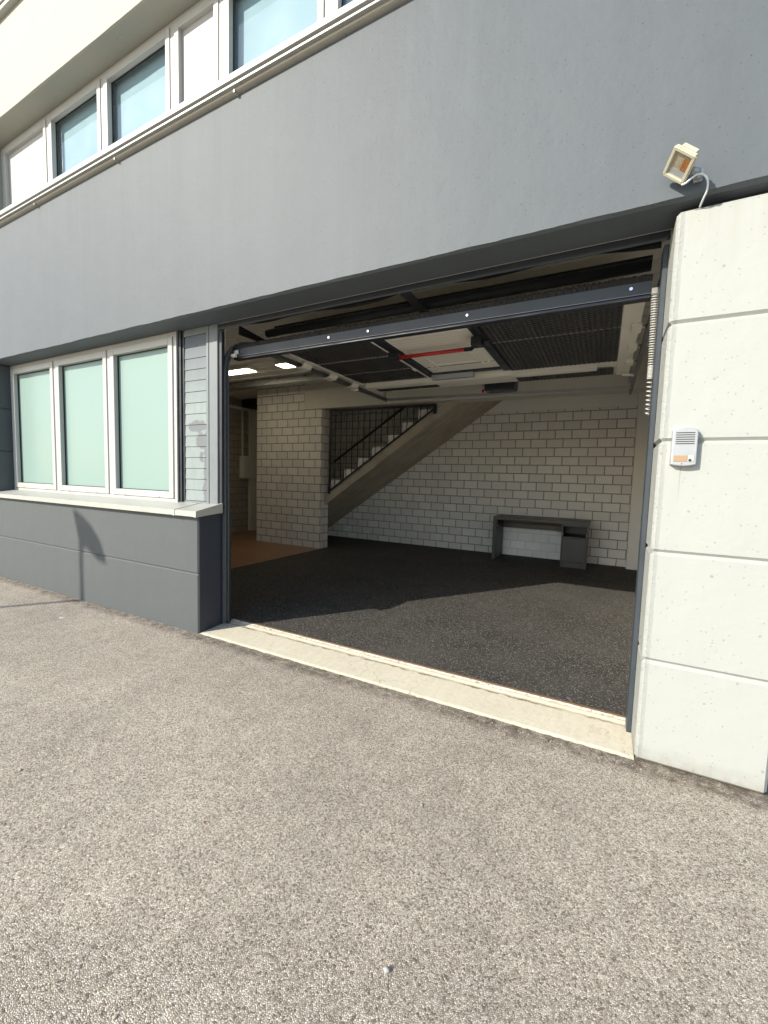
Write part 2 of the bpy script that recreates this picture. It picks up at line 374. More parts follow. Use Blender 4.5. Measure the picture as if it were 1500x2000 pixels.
# ------------------------------------------------------------------ mesh helpers
class MB:
    def __init__(s): s.bm = bmesh.new()
    def box(s, x0, x1, y0, y1, z0, z1, bev=0):
        b = bmesh.new(); r = bmesh.ops.create_cube(b, size=1)
        for v in b.verts:
            v.co = Vector((x0 + (v.co.x + .5) * (x1 - x0), y0 + (v.co.y + .5) * (y1 - y0), z0 + (v.co.z + .5) * (z1 - z0)))
        if bev: bmesh.ops.bevel(b, geom=b.edges[:], offset=bev, segments=1 if bev < .004 else 2, profile=.5, affect='EDGES')
        s.merge(b); return s
    def merge(s, b, mat=None):
        if mat: bmesh.ops.transform(b, matrix=mat, verts=b.verts)
        me = bpy.data.meshes.new('tmp'); b.to_mesh(me); b.free(); s.bm.from_mesh(me); bpy.data.meshes.remove(me); return s
    def prism(s, pts, axis, a, b_, bev=0):
        """pts: 2-D outline in the two other axes (in x,y,z order), extruded along axis from a to b_"""
        b = bmesh.new()
        def mk(u, v, w_): return {'x': (w_, u, v), 'y': (u, w_, v), 'z': (u, v, w_)}[axis]
        A = [b.verts.new(mk(u, v, a)) for u, v in pts]; B = [b.verts.new(mk(u, v, b_)) for u, v in pts]
        b.faces.new(A); b.faces.new(B[::-1]); n = len(pts)
        for i in range(n): b.faces.new((A[i], B[i], B[(i + 1) % n], A[(i + 1) % n]))
        bmesh.ops.recalc_face_normals(b, faces=b.faces)
        if bev: bmesh.ops.bevel(b, geom=b.edges[:], offset=bev, segments=2, profile=.5, affect='EDGES')
        return s.merge(b)
    def tube(s, pts, r, seg=10, cap=True):
        pts = [Vector(q) for q in pts]; b = bmesh.new(); rings = []
        for i, q in enumerate(pts):
            d = (pts[min(i + 1, len(pts) - 1)] - pts[max(i - 1, 0)]).normalized()
            a = Vector((0, 0, 1)) if abs(d.z) < .9 else Vector((1, 0, 0))
            u = d.cross(a).normalized(); v = d.cross(u)
            rr = r[i] if isinstance(r, (list, tuple)) else r
            rings.append([b.verts.new(q + (u * math.cos(k * math.tau / seg) + v * math.sin(k * math.tau / seg)) * rr) for k in range(seg)])
        for A, B in zip(rings, rings[1:]):
            for k in range(seg): b.faces.new((A[k], A[(k + 1) % seg], B[(k + 1) % seg], B[k]))
        if cap: b.faces.new(rings[0][::-1]); b.faces.new(rings[-1])
        bmesh.ops.recalc_face_normals(b, faces=b.faces)
        for f in b.faces: f.smooth = len(f.verts) == 4
        return s.merge(b)
    def bar(s, p0, p1, w_, h):
        """square bar between two points; w_ sideways, h the other way"""
        p0, p1 = Vector(p0), Vector(p1); d = (p1 - p0); L = d.length; d.normalize()
        a = Vector((0, 0, 1)) if abs(d.z) < .9 else Vector((0, 1, 0))
        u = d.cross(a).normalized(); v = u.cross(d)
        b = bmesh.new(); bmesh.ops.create_cube(b, size=1)
        for q in b.verts: q.co = p0 + d * (q.co.x + .5) * L + u * q.co.y * w_ + v * q.co.z * h
        bmesh.ops.recalc_face_normals(b, faces=b.faces)
        return s.merge(b)
    def build(s, name, mat, parent=None, label=None, smooth=False):
        me = bpy.data.meshes.new(name)
        off = Vector((0, 0, 0)); q = parent
        while q: off += q.location; q = q.parent
        for v in s.bm.verts: v.co -= off
        s.bm.to_mesh(me); s.bm.free(); me.materials.append(M[mat] if isinstance(mat, str) else mat)
        if smooth:
            for f in me.polygons: f.use_smooth = True
        o = bpy.data.objects.new(name, me); COL.objects.link(o); o.parent = parent
        if label: o['label'] = label
        return o
def thing(name, label, cat, loc, group=None):
    o = bpy.data.objects.new(name, None); COL.objects.link(o); o.location = loc; o.empty_display_size = .1
    o['label'] = label; o['category'] = cat
    if group: o['group'] = group
    return o
def struct(o): o['kind'] = 'structure'; return o
def rings(x0, x1, y0, y1, z0, z1, t_, d0=None):
    """rectangular frame in the xz plane of bar width t_"""
    mb = MB()
    mb.box(x0, x0 + t_, y0, y1, z0, z1, .003); mb.box(x1 - t_, x1, y0, y1, z0, z1, .003)
    mb.box(x0 + t_, x1 - t_, y0 + .0005, y1, z0, z0 + t_, .003); mb.box(x0 + t_, x1 - t_, y0 + .0005, y1, z1 - t_, z1, .003)
    return mb

# ------------------------------------------------------------------ the ground
g = MB(); b = g.bm
vs = [b.verts.new(q) for q in ((-150, -150, 0), (150, -150, 0), (150, 2.75, 0), (-150, 2.75, 0))]; b.faces.new(vs)
struct(g.build('asphalt', 'asphalt'))
g = MB(); g.box(-4.5, .60, 2.655, 7.72, -.05, .022); g.box(-6.3, -4.5, 6.39, 7.72, -.05, .0225); struct(g.build('rubber_floor', 'rubberfloor'))
g = MB(); g.box(-7.42, -4.504, 2.70, 7.72, -.05, .020); struct(g.build('wood_floor', 'woodfloor'))
# threshold: slopes gently up into the opening, uneven front edge
g = MB(); b = g.bm; N = 120; rows = [2.262, 2.30, 2.45, 2.56, 2.575, 2.60, 2.649]; zz = [-.004, .006, .012, .016, .010, .017, .019]
gr = []
for j, (y, z) in enumerate(zip(rows, zz)):
    gr.append([b.verts.new((-2.90 + 3.115 * i / N, y + (random.uniform(-.004, .006) if j == 0 else random.uniform(-.001, .001)), z + random.uniform(-.0008, .0008))) for i in range(N + 1)])
for A, B in zip(gr, gr[1:]):
    for i in range(N): b.faces.new((A[i], A[i + 1], B[i + 1], B[i]))
th = struct(g.build('threshold', 'threshold'))
g = MB(); b = g.bm; A = []; B = []
for i in range(241):
    x = -2.86 + 3.06 * i / 240
    k = .6 + .5 * math.sin(i * .11) * math.sin(i * .037 + 1)
    A.append(b.verts.new((x, 2.600 + random.uniform(-.006, .006) + .012 * (1 - k), .0215))); B.append(b.verts.new((x, 2.632 + random.uniform(-.003, .003), .0225)))
for i in range(240): b.faces.new((A[i], A[i + 1], B[i + 1], B[i]))
struct(g.build('threshold_edge', 'wornwhite'))
g = MB(); g.box(-2.87, .205, 2.640, 2.654, -.02, .026, .002); struct(g.build('threshold_strip', 'brown'))

g = MB()
for i in range(420):
    if i < 260: x, y = random.uniform(-5.2, .9), 2.262 - abs(random.gauss(0, .05))
    else: x, y = random.uniform(-2.4, 1.0), random.uniform(.5, 2.2)
    if -2.9 < x < .21 and y > 2.24: y = 2.23
    rr = random.uniform(.0015, .004) if i < 380 else random.uniform(.004, .006)
    b = bmesh.new(); bmesh.ops.create_icosphere(b, subdivisions=1, radius=rr)
    for v in b.verts: v.co *= random.uniform(.7, 1.25)
    g.merge(b, Matrix.Translation((x, y, rr * .5)) @ Matrix.Rotation(random.uniform(0, 6), 4, 'Z') @ Matrix.Diagonal((1.4, 1, .7, 1)))
gv = g.build('loose_gravel', 'pebble'); gv['kind'] = 'stuff'
gv['label'] = 'tiny loose stones scattered on the asphalt along the wall'

# ------------------------------------------------------------------ the building
B0 = thing('commercial_building', 'grey and cream commercial building with a white pillar and an open garage bay', 'building', (-2, 2.4, 0))

def wavy_band(name, mat, x0, x1, yf, yb, z0, z1, wob=.006, cham=.02):
    """wall band whose lower front arris is chipped and uneven"""
    mb = MB(); b = mb.bm; n = int((x1 - x0) / .045); prof = []
    lastA = lastB = 0
    for i in range(n + 1):
        x = x0 + (x1 - x0) * i / n
        lastA = lastA * .8 + random.uniform(-1, 1) * wob * .45; lastB = lastB * .7 + random.uniform(-1, 1) * wob * .5
        c1 = cham * .45 + lastA * .7; c2 = cham * 1.0 + lastB
        prof.append([b.verts.new(q) for q in ((x, yb, z1), (x, yf, z1), (x, yf, z0 + c1), (x, yf + c2, z0), (x, yb, z0))])
    for P, Q in zip(prof, prof[1:]):
        for k in range(5): b.faces.new((P[k], Q[k], Q[(k + 1) % 5], P[(k + 1) % 5]))
    b.faces.new(prof[0]); b.faces.new(prof[-1][::-1]); bmesh.ops.recalc_face_normals(b, faces=b.faces)
    return mb.build(name, mat, B0)
wavy_band('facade_band', 'band', -14, 7, 2.245, 2.475, 2.557, 4.0)
wavy_band('upper_wall', 'cream', -14, 7, 2.245, 2.60, 5.045, 5.965, .004, .014)
g = MB(); g.box(-14, 7, 2.18, 2.75, 5.995, 6.055, .004); g.box(-14, 7, 2.195, 2.245, 5.955, 5.995); g.build('roof_coping', 'alu', B0)
g = MB(); g.box(-14, 7, 2.215, 7.9, 5.966, 5.994); g.build('roof_slab', 'steel', B0)

def stacked(name, mat, x0, x1, y0, y1, zs, bev=.013):
    mb = MB()
    mb.box(x0 + .013, x1 - .013, y0 + .013, y1 - .002, zs[0] + .001, zs[-1] - .02)
    for a, b_ in zip(zs, zs[1:]):
        bb = bmesh.new(); bmesh.ops.create_cube(bb, size=1)
        for v in bb.verts: v.co = Vector((x0 + (v.co.x + .5) * (x1 - x0), y0 + (v.co.y + .5) * (y1 - y0), a + (v.co.z + .5) * (b_ - a)))
        bmesh.ops.bevel(bb, geom=bb.edges[:], offset=bev, segments=1, affect='EDGES'); mb.merge(bb)
    return mb.build(name, mat, B0)
stacked('low_wall', 'lowwall', -13, -2.887, 2.27, 2.532, [-.06, .500, .985], .011)
g = MB(); g.box(-2.8865, -2.8845, 2.284, 2.53, .0, .97); g.build('wall_reveal_shade', 'revealshade', B0)  # thin dark sheet painting the shade on the wall end turned from the sun
stacked('side_pier', 'lowwall', -13, -6.47, 2.272, 2.60, [1.0, 1.529, 2.04, 2.556], .011)
g = MB(); g.box(-13, -6.47, 2.255, 2.6, 4.06, 5.044); g.build('upper_pier', 'cream', B0)

# white pillar with grooves, slightly uneven chamfered arris
stacked('white_pillar', 'white', .2135, .706, 2.27, 2.60, [.012, .506, 1.022, 1.529, 2.045, 2.522], .014)
g = MB(); g.box(.235, 6, 2.33, 2.60, 2.50, 2.56); g.build('pillar_joint', 'steel', B0)

# sill under the lower windows: sloping aluminium profile, end cap, seam
g = MB(); g.prism([(2.215, .978), (2.215, 1.022), (2.47, 1.068), (2.47, 1.040), (2.235, 1.008), (2.235, .978)], 'x', -13, -3.115)
g.prism([(2.215, .978), (2.215, 1.022), (2.47, 1.068), (2.47, 1.040), (2.235, 1.008), (2.235, .978)], 'x', -3.110, -2.868)
g.prism([(2.212, .975), (2.212, 1.025), (2.47, 1.072), (2.47, 1.043), (2.232, 1.006), (2.232, .975)], 'x', -3.125, -3.100)
sl = g.build('window_sill', 'alu', B0)
g = MB(); g.prism([(2.212, .975), (2.212, 1.024), (2.475, 1.078), (2.475, .998)], 'x', -2.868, -2.838); g.build('end_cap', 'alu', sl)
# upper sill with the metal rail under it
g = MB(); g.prism([(2.188, 4.014), (2.188, 4.054), (2.46, 4.09), (2.46, 4.014)], 'x', -14, 7); us = g.build('upper_sill', 'pvc', B0)
g = MB(); 
arc = [(2.212 + .033 * (1 - math.cos(a)), 3.977 - .026 * math.sin(a)) for a in [i * math.pi / 2 / 6 for i in range(7)]]
g.prism([(2.192, 3.978), (2.192, 3.990), (2.245, 3.990), (2.245, 3.978)], 'x', -14, 7); g.build('metal_rail', 'alu', us)
g = MB(); g.prism([(2.212, 3.9775), (2.2445, 3.9775)] + arc[::-1], 'x', -14, 7); g.build('gutter_tube', 'tube', us)
g = MB(); g.box(-14, 7, 2.215, 2.46, 3.9915, 4.0135); g.build('sill_gap_shade', 'steel', us)  # black strip standing in for the shade in the gap under the lip
for x in (-5.2, -3.83, -2.42, -1.0, .4):
    g = MB(); g.box(x - .008, x + .008, 2.209, 2.246, 3.948, 3.978, .002); g.build('rail_clip', 'alu', us)

# lower window: outer frame + three sashes
g = MB()
g.box(-6.465, -3.372, 2.445, 2.50, 2.515, 2.5555, .002); g.box(-6.465, -3.372, 2.440, 2.50, 1.058, 1.088, .002)
g.box(-6.465, -6.425, 2.442, 2.50, 1.088, 2.515, .002); g.box(-3.412, -3.372, 2.442, 2.50, 1.088, 2.515, .002)
for x in (-5.417, -4.392): g.box(x - .030, x + .030, 2.442, 2.50, 1.088, 2.515, .002)
g.build('window_frame', 'pvc', B0)
for x0, x1 in ((-6.418, -5.450), (-5.384, -4.425), (-4.359, -3.418)):
    z0, z1 = 1.092, 2.511
    wd = rings(x0, x1, 2.432, 2.495, z0, z1, .060).build('window', 'pvc', B0)
    g = rings(x0 + .056, x1 - .056, 2.470, 2.490, z0 + .056, z1 - .056, .010); g.build('gasket', 'rubber', wd)
    g = MB(); g.box(x0 + .055, x1 - .055, 2.482, 2.492, z0 + .055, z1 - .055); g.build('pane', 'mint', wd)
    for k in (.22, .78):
        g = MB(); g.box(x0 + (x1 - x0) * k - .012, x0 + (x1 - x0) * k + .012, 2.427, 2.433, z0 + .004, z0 + .012); g.build('drain_cap', 'pvc', wd)

# upper windows ---------------------------------------------------------
g = MB(); UZ0, UZ1 = 4.245, 5.043
g.box(-6.465, 3.0, 2.445, 2.50, UZ1 - .035, UZ1, .002); g.box(-6.465, 3.0, 2.44, 2.50, UZ0, UZ0 + .03, .002)
for x in (-6.445, -5.407, -4.398, -3.385, -2.805, -1.806, -.80, .2): g.box(x - .026, x + .026, 2.442, 2.50, UZ0 + .03, UZ1 - .035, .002)
g.box(-6.465, 3.0, 2.46, 2.50, 4.085, 4.245)
g.build('window_frame', 'pvc', B0, 'white frame of the upper window strip')
mods = [(-6.415, -5.437, 'p'), (-5.377, -4.428, 'g'), (-4.368, -3.415, 'g'), (-3.355, -2.835, 'p'), (-2.775, -1.836, 'g'), (-1.776, -.83, 'g'), (-.77, .17, 'g')]
for x0, x1, k in mods:
    z0, z1 = UZ0 + .034, UZ1 - .039
    wd = rings(x0, x1, 2.434, 2.495, z0, z1, .055).build('window', 'pvc', B0)
    if k == 'g':
        rings(x0 + .050, x1 - .050, 2.474, 2.490, z0 + .050, z1 - .050, .009).build('gasket', 'rubber', wd)
        g = MB(); g.bm.faces.new([g.bm.verts.new(q) for q in ((x0 + .052, 2.483, z0 + .052), (x1 - .052, 2.483, z0 + .052), (x1 - .052, 2.483, z1 - .052), (x0 + .052, 2.483, z1 - .052))]); g.build('pane', 'glass', wd)
        g = MB(); g.box(x0 + .01, x1 - .01, 2.525, 2.530, z0 + .01, z1 - .01); g.build('roller_blind', 'blind', wd)
    else:
        g = MB(); g.box(x0 + .052, x1 - .052, 2.470, 2.49, z0 + .052, z1 - .052); g.build('infill_panel', 'panel', wd)
g = MB(); g.box(-14, 7, 2.70, 2.72, 3.2, 5.05); g.build('inner_lining', 'ceil', B0)

# louvre panel, posts and jambs ------------------------------------------
g = MB(); g.box(-3.3718, -3.366, 2.436, 2.452, 1.06, 2.556, .001); g.build('edge_trim', 'alu', B0)
g = MB(); g.box(-3.3715, -3.330, 2.4535, 2.60, 1.06, 2.556); g.build('corner_recess', 'steel', B0)
g = MB(); n = 15; z0 = 1.085; hh = (2.50 - z0) / n
for i in range(n):
    a = z0 + i * hh
    g.prism([(2.470, a + .0015), (2.4735, a + hh - .0025), (2.50, a + hh - .0025), (2.50, a + .0015)], 'x', -3.300, -3.022)
lp = g.build('louvre_panel', 'louvre', B0)
g = MB(); g.box(-3.020, -2.990, 2.462, 2.52, 1.062, 2.555, .003)
g.box(-3.301, -3.020, 2.464, 2.52, 1.062, 1.083); g.box(-3.301, -3.020, 2.464, 2.52, 2.50, 2.555); g.box(-3.301, -3.020, 2.503, 2.52, 1.083, 2.50)
g.build('panel_frame', 'greypost', lp)
g = MB(); g.box(-3.329, -3.301, 2.466, 2.52, 1.062, 2.555, .002); g.build('panel_stile', 'steel', lp)
g = MB(); g.box(-2.986, -2.886, 2.464, 2.54, 1.062, 2.556, .004); g.build('grey_post', 'greypost', B0)
g = MB(); g.box(-2.8835, -2.850, 2.478, 2.506, 1.05, 2.497, .003); g.box(-2.8843, -2.874, 2.534, 2.60, 0, 1.05); g.build('door_jamb', 'steel', B0)
g = MB(); g.box(.1905, .2125, 2.50, 2.60, .01, 2.50, .002); g.build('door_jamb', 'slate', B0)
g = MB(); g.box(-2.99, .2125, 2.478, 2.504, 2.520, 2.5555, .002); lb = g.build('lintel_beam', 'steel', B0)
g = MB(); g.box(-2.88, .205, 2.472, 2.480, 2.509, 2.522, .002); g.build('lintel_lip', 'slate', lb)
# wavy draught seal hanging behind the lintel
g = MB(); b = g.bm; A = []; Bv = []
for i in range(160):
    x = -2.84 + 3.02 * i / 159
    d = .020 + .018 * max(0, math.sin(x * 3.1 + .6)) + .012 * math.sin(x * 7.3)
    A.append(b.verts.new((x, 2.506, 2.535))); Bv.append(b.verts.new((x, 2.509, 2.524 - max(0, d - .016))))
for i in range(159): b.faces.new((A[i], A[i + 1], Bv[i + 1], Bv[i]))
bmesh.ops.solidify(b, geom=b.faces[:], thickness=.004)
g.build('draught_seal', 'rubber', lb)

# inner shell -----------------------------------------------------------
g = MB()
g.box(-7.60, .9, 7.70, 7.9, -.05, 5.9); g.build('back_wall', 'bk_back', B0)
g = MB(); g.box(-7.60, -7.40, 2.5, 7.7, -.05, 5.9); g.build('left_wall', 'bk_left', B0)
g = MB(); g.box(.56, .80, 2.6, 7.7, -.05, 5.9); g.build('right_wall', 'plaster', B0)
g = MB(); g.box(-7.4, -3.0, 2.535, 2.60, -.05, 1.06); g.box(-7.4, -3.36, 2.515, 2.56, 1.06, 2.6); g.box(-3.36, -2.96, 2.605, 2.62, 0, 2.6); g.box(-13, -7.4, 2.535, 2.60, -.05, 4.2)
g.box(-7.4, .56, 2.4755, 2.50, 2.5575, 3.2); g.build('front_lining', 'plaster', B0)
g = MB(); g.box(-7.4, .56, 2.50, 6.16, 3.05, 3.2); g.box(-7.4, -5.4, 6.16, 7.7, 3.05, 3.2); g.box(-1.2, .56, 6.36, 7.7, 3.05, 3.2); g.build('ceiling', 'ceil', B0)
g = MB()
for k in range(14): g.box(-7.4, .56, 2.9 + k * .24, 2.925 + k * .24, 3.036, 3.049)
g.build('ceiling_rib', 'ceil', B0)
g = MB(); g.box(-6.10, -4.54, 6.16, 6.40, 0, 3.049); g.build('block_pier', 'bk_col', B0)
g = MB(); g.box(-4.5395, -4.5365, 6.1605, 6.399, .02, 2.55); g.build('pier_reveal', 'bk_colside', B0)
g = MB(); g.box(-4.93, .56, 6.153, 6.42, 2.552, 3.048, .006); g.build('concrete_beam', 'beam', B0)
g = MB(); g.box(-4.0, .56, 7.685, 7.6995, 2.59, 3.05); g.box(.40, .56, 7.52, 7.699, .022, 3.05); g.build('plaster_trim', 'plaster', B0)
g = MB(); g.box(-1.575, -.525, 7.694, 7.6995, .022, .775, .002); g.build('whitewash_patch', 'bk_white', B0)
g = MB(); g.box(-7.4, -6.2, 7.0, 7.3, 2.86, 3.04); g.build('steel_beam', 'steel', B0)
g = MB(); g.box(-7.399, -7.34, 7.20, 7.46, .02, 2.80, .004); g.box(-7.399, -7.35, 6.4, 7.46, 2.80, 2.86, .004); g.build('door_casing', 'creamplastic', B0)
g = MB(); g.tube([(-7.37, 6.99, 1.76), (-7.37, 6.99, 2.80)], .022); g.build('cable_conduit', 'creamplastic', B0)
g = MB(); g.box(-7.3, -3.2, 5.66, 5.84, 2.93, 2.95); g.box(-7.3, -3.2, 5.66, 5.665, 2.95, 3.0); g.box(-7.3, -3.2, 5.835, 5.84, 2.95, 3.0)
for k in range(7): g.box(-7.0 + k * .6, -6.97 + k * .6, 5.67, 5.83, 2.95, 3.04)
g.build('cable_tray', 'galv', B0)
g = MB(); g.tube([(-7.3, 6.02, 3.0), (-4.6, 6.02, 3.0)], .02); g.build('ceiling_pipe', 'creamplastic', B0)

# ------------------------------------------------------------------ staircase
ST = thing('staircase', 'concrete staircase rising to the right behind a black railing', 'staircase', (-4.5, 6.9, .02))
zl = lambda x: .86 + .695 * (x + 4.47)
x0, x1 = -5.62, -1.15
g = MB(); g.prism([(x0, zl(x0)), (x1, zl(x1)), (x1, zl(x1) + .168), (x0, zl(x0) + .168)], 'y', 6.402, 7.69)
g.prism([(-4.53, zl(-4.53) + .001), (x1, zl(x1) + .001), (x1, zl(x1) + .169), (-4.53, zl(-4.53) + .169)], 'y', 6.285, 6.402)
fl = g.build('flight', 'stair', ST)
for k in range(11):
    xa = -4.72 + k * .283; zt = zl(xa) + .168 + .235
    g = MB(); g.prism([(xa, zl(xa) + .165), (xa + .283, zl(xa + .283) + .165), (xa + .283, zt), (xa, zt)], 'y', 6.345 if xa > -4.53 else 6.41, 7.69)
    g.build('step', 'plaster', ST)
rl = MB(); zr = lambda x: zl(x) + .168 + .018
rl.box(-4.445, -4.405, 6.262, 6.284, 1.03, 2.535, .002); rl.box(-4.405, -2.40, 6.264, 6.282, 2.497, 2.533, .002)
rl.bar((-4.43, 6.273, zr(-4.43)), (-2.44, 6.273, zr(-2.44)), .018, .03)
rl.box(-2.455, -2.40, 6.265, 6.281, 2.38, 2.52)
ro = rl.build('railing', 'steel', ST)
for k in range(16):
    x = -4.31 + k * .117
    g = MB(); g.tube([(x, 6.273, zr(x)), (x, 6.273, 2.50)], .0075, 8); g.build('baluster', 'steel', ro)
g = MB(); g.tube([(-5.25, 7.62, 1.68), (-3.45, 7.62, 2.87)], .024, 12); hr = g.build('handrail', 'wood', ST)
for k in (.2, .55, .9):
    x = -5.25 + 1.8 * k; z = 1.68 + 1.19 * k; g = MB(); g.tube([(x, 7.62, z - .02), (x, 7.63, z - .06), (x, 7.695, z - .07)], .007, 8); g.build('bracket', 'galv', hr)

# ------------------------------------------------------------------ garage door
GD = thing('garage_door', 'raised sectional garage door with cream ribs, dark quilted panels and inset wicket door', 'garage door', (-1.34, 2.6, .02))
def PY(y, z, ang, pts):  # small helper: rotate profile points about (y,z)
    return [(y + u * math.cos(ang) - v * math.sin(ang), z + u * math.sin(ang) + v * math.cos(ang)) for u, v in pts]
xl, xr = -2.865, .160
g = MB()
g.prism([(2.610, 2.325), (2.610, 2.386), (2.670, 2.386), (2.670, 2.325)], 'x', xl, xr)
br_ = g.build('bottom_rail', 'slate', GD)
g = MB(); g.box(xl, xr, 2.609, 2.614, 2.3215, 2.3245); g.build('rail_lip', 'trackmetal', br_)
g = MB(); b = g.bm; N = 420; pr = []
for i in range(N + 1):
    x = xl + (xr - xl) * i / N; e = random.uniform(-.004, .004)
    pr.append([b.verts.new(q) for q in ((x, 2.614 + e, 2.387), (x, 2.600 + e, 2.404 + e * .6), (x, 2.616, 2.424 + e), (x, 2.66, 2.426 + e * .5), (x, 2.665, 2.387))])
for P, Q in zip(pr, pr[1:]):
    for k in range(5): b.faces.new((P[k], Q[k], Q[(k + 1) % 5], P[(k + 1) % 5]))
bmesh.ops.recalc_face_normals(b, faces=b.faces); g.build('rubber_seal', 'rubber', br_)
g = MB(); g.box(xl, xr, 2.616, 2.670, 2.303, 2.321, .003); g.build('rail_foot', 'steel', br_)
for x in (-2.765, -1.871, -1.535, -.819, .066):
    g = MB(); g.tube([(x, 2.6105, 2.358), (x, 2.604, 2.358)], .0085, 12); g.build('bolt', 'chrome', br_)
# tilted bottom section between rail and first flat section
g = MB(); g.prism([(2.671, 2.334), (3.105, 2.506), (3.092, 2.546), (2.671, 2.380)], 'x', xl + .01, xr - .005); g.build('bottom_section', 'rib', GD)
ys = [3.110, 3.610, 4.080, 4.565, 5.085]
for a, b_ in zip(ys, ys[1:]):
    g = MB(); g.box(-2.83, .168, a + .002, b_ - .002, 2.502, 2.542, .003); g.build('door_section', 'rib', GD)
# quilted sheets with scalloped rear edge
def sheet(xa, xb, ya, yb):
    mb = MB(); b = mb.bm; n = int((xb - xa) / .011); A = []; C_ = []
    for i in range(n + 1):
        x = xa + (xb - xa) * i / n
        A.append(b.verts.new((x, ya, 2.493 + .0015 * math.sin(i * 1.6)))); C_.append(b.verts.new((x, yb + .009 * math.sin(x * 150), 2.491 + .004 * math.sin(x * 150 + 1))))
    for i in range(n): b.faces.new((A[i], A[i + 1], C_[i + 1], C_[i]))
    bmesh.ops.solidify(b, geom=b.faces[:], thickness=.006)
    return mb.build('insulation_sheet', 'quilt', GD)
for ya, yb in ((3.115, 3.585), (3.622, 4.055), (4.092, 4.500)): sheet(-2.73, -1.835, ya, yb)
for ya, yb in ((3.115, 3.590), (3.622, 4.070), (4.070, 4.545)): sheet(-.93, .042, ya, yb)
sheet(-2.73, -1.875, 4.735, 5.00); sheet(-.935, .02, 4.775, 5.06); sheet(-1.69, -1.12, 3.07, 3.165)
# wicket door
g = MB(); g.box(-1.70, -.985, 3.165, 4.30, 2.482, 2.4985, .003); wk = g.build('wicket_door', 'rib', GD)
g = MB()
for y in (3.60, 4.08): g.box(-1.69, -.995, y - .003, y + .003, 2.479, 2.4815)
g.build('joint_line', 'steel', wk)
def emb(xa, xb, ya, yb, w_=.022):
    mb = MB(); z0_, z1_ = 2.472, 2.4815
    mb.box(xa, xb, ya, ya + w_, z0_, z1_, .003); mb.box(xa, xb, yb - w_, yb, z0_, z1_, .003); mb.box(xa, xa + w_, ya, yb, z0_ - .001, z1_, .003); mb.box(xb - w_, xb, ya, yb, z0_ - .001, z1_, .003)
    return mb
emb(-1.57, -1.12, 3.66, 4.02).build('embossed_frame', 'creamplastic', wk)
g = MB()
for x in (-1.62, -1.56, -1.10, -1.04):
    for y in (3.575, 3.625, 4.055, 4.105):
        if x > -1.3 and y < 3.9: continue
        g.box(x - .012, x + .012, y - .008, y + .008, 2.470, 2.482, .003)
g.build('hinge', 'creamplastic', wk)
for xa, xb in ((-1.790, -1.706), (-.978, -.905)):
    g = MB(); g.box(xa, xb, 3.11, 4.42, 2.468, 2.4985, .004); g.box(xa + .03, xa + .034, 3.12, 4.41, 2.465, 2.4675); g.build('wicket_frame', 'steel', GD)
g = MB(); g.box(-1.790, -.905, 4.305, 4.385, 2.470, 2.4985, .004); g.build('wicket_frame', 'steel', GD)
g = MB(); g.box(-1.832, -1.800, 3.115, 4.52, 2.480, 2.4985, .003)
for y in (3.60, 3.63, 4.06, 4.09, 4.12): g.box(-1.842, -1.796, y - .009, y + .009, 2.470, 2.48, .003)
g.build('hinge_rail', 'creamplastic', GD)
g = MB(); g.tube([(-1.715, 3.47, 2.425), (-1.10, 3.47, 2.425)], .0165, 12); pb = g.build('push_bar', 'red', GD)
g = MB(); g.box(-1.80, -1.705, 3.425, 3.51, 2.410, 2.468, .006); g.tube([(-1.10, 3.47, 2.425), (-1.04, 3.47, 2.425), (-1.0, 3.42, 2.43), (-.985, 3.38, 2.44)], .017, 10)
g.box(-1.0, -.915, 3.30, 3.40, 2.400, 2.468, .006); g.box(-.915, -.86, 3.37, 3.385, 2.44, 2.452); g.build('push_bar_mount', 'blackplastic', pb)
g = MB(); g.box(-1.73, -1.27, 4.33, 4.40, 2.420, 2.470, .004); dc = g.build('door_closer', 'silver', GD)
g = MB(); g.box(-1.73, -1.48, 4.415, 4.455, 2.44, 2.46, .003)
for k in range(34): g.box(-1.69 + k * .0105, -1.685 + k * .0105, 4.362, 4.368, 2.4175, 2.4205)
g.build('closer_grille', 'intershadow', dc)
g = MB(); g.prism([(4.560, 2.4985), (4.560, 2.455), (4.575, 2.448), (4.675, 2.448), (4.690, 2.455), (4.690, 2.4985)], 'x', -2.70, -.125); g.build('stiffening_rail', 'creamplastic', GD)
# end strip with hinge plates at the right
g = MB(); g.box(.046, .166, 3.115, 5.08, 2.486, 2.4985, .002); es = g.build('end_strip', 'creamplastic', GD)
for y in (3.62, 4.10, 4.58): 
    g = MB(); g.box(.112, .178, y - .09, y + .08, 2.462, 2.4855, .004); g.build('hinge_plate', 'creamplastic', es)
    g = MB(); g.tube([(.17, y - .02, 2.474), (.205, y - .02, 2.478)], .012, 10); g.build('roller', 'galv', es)
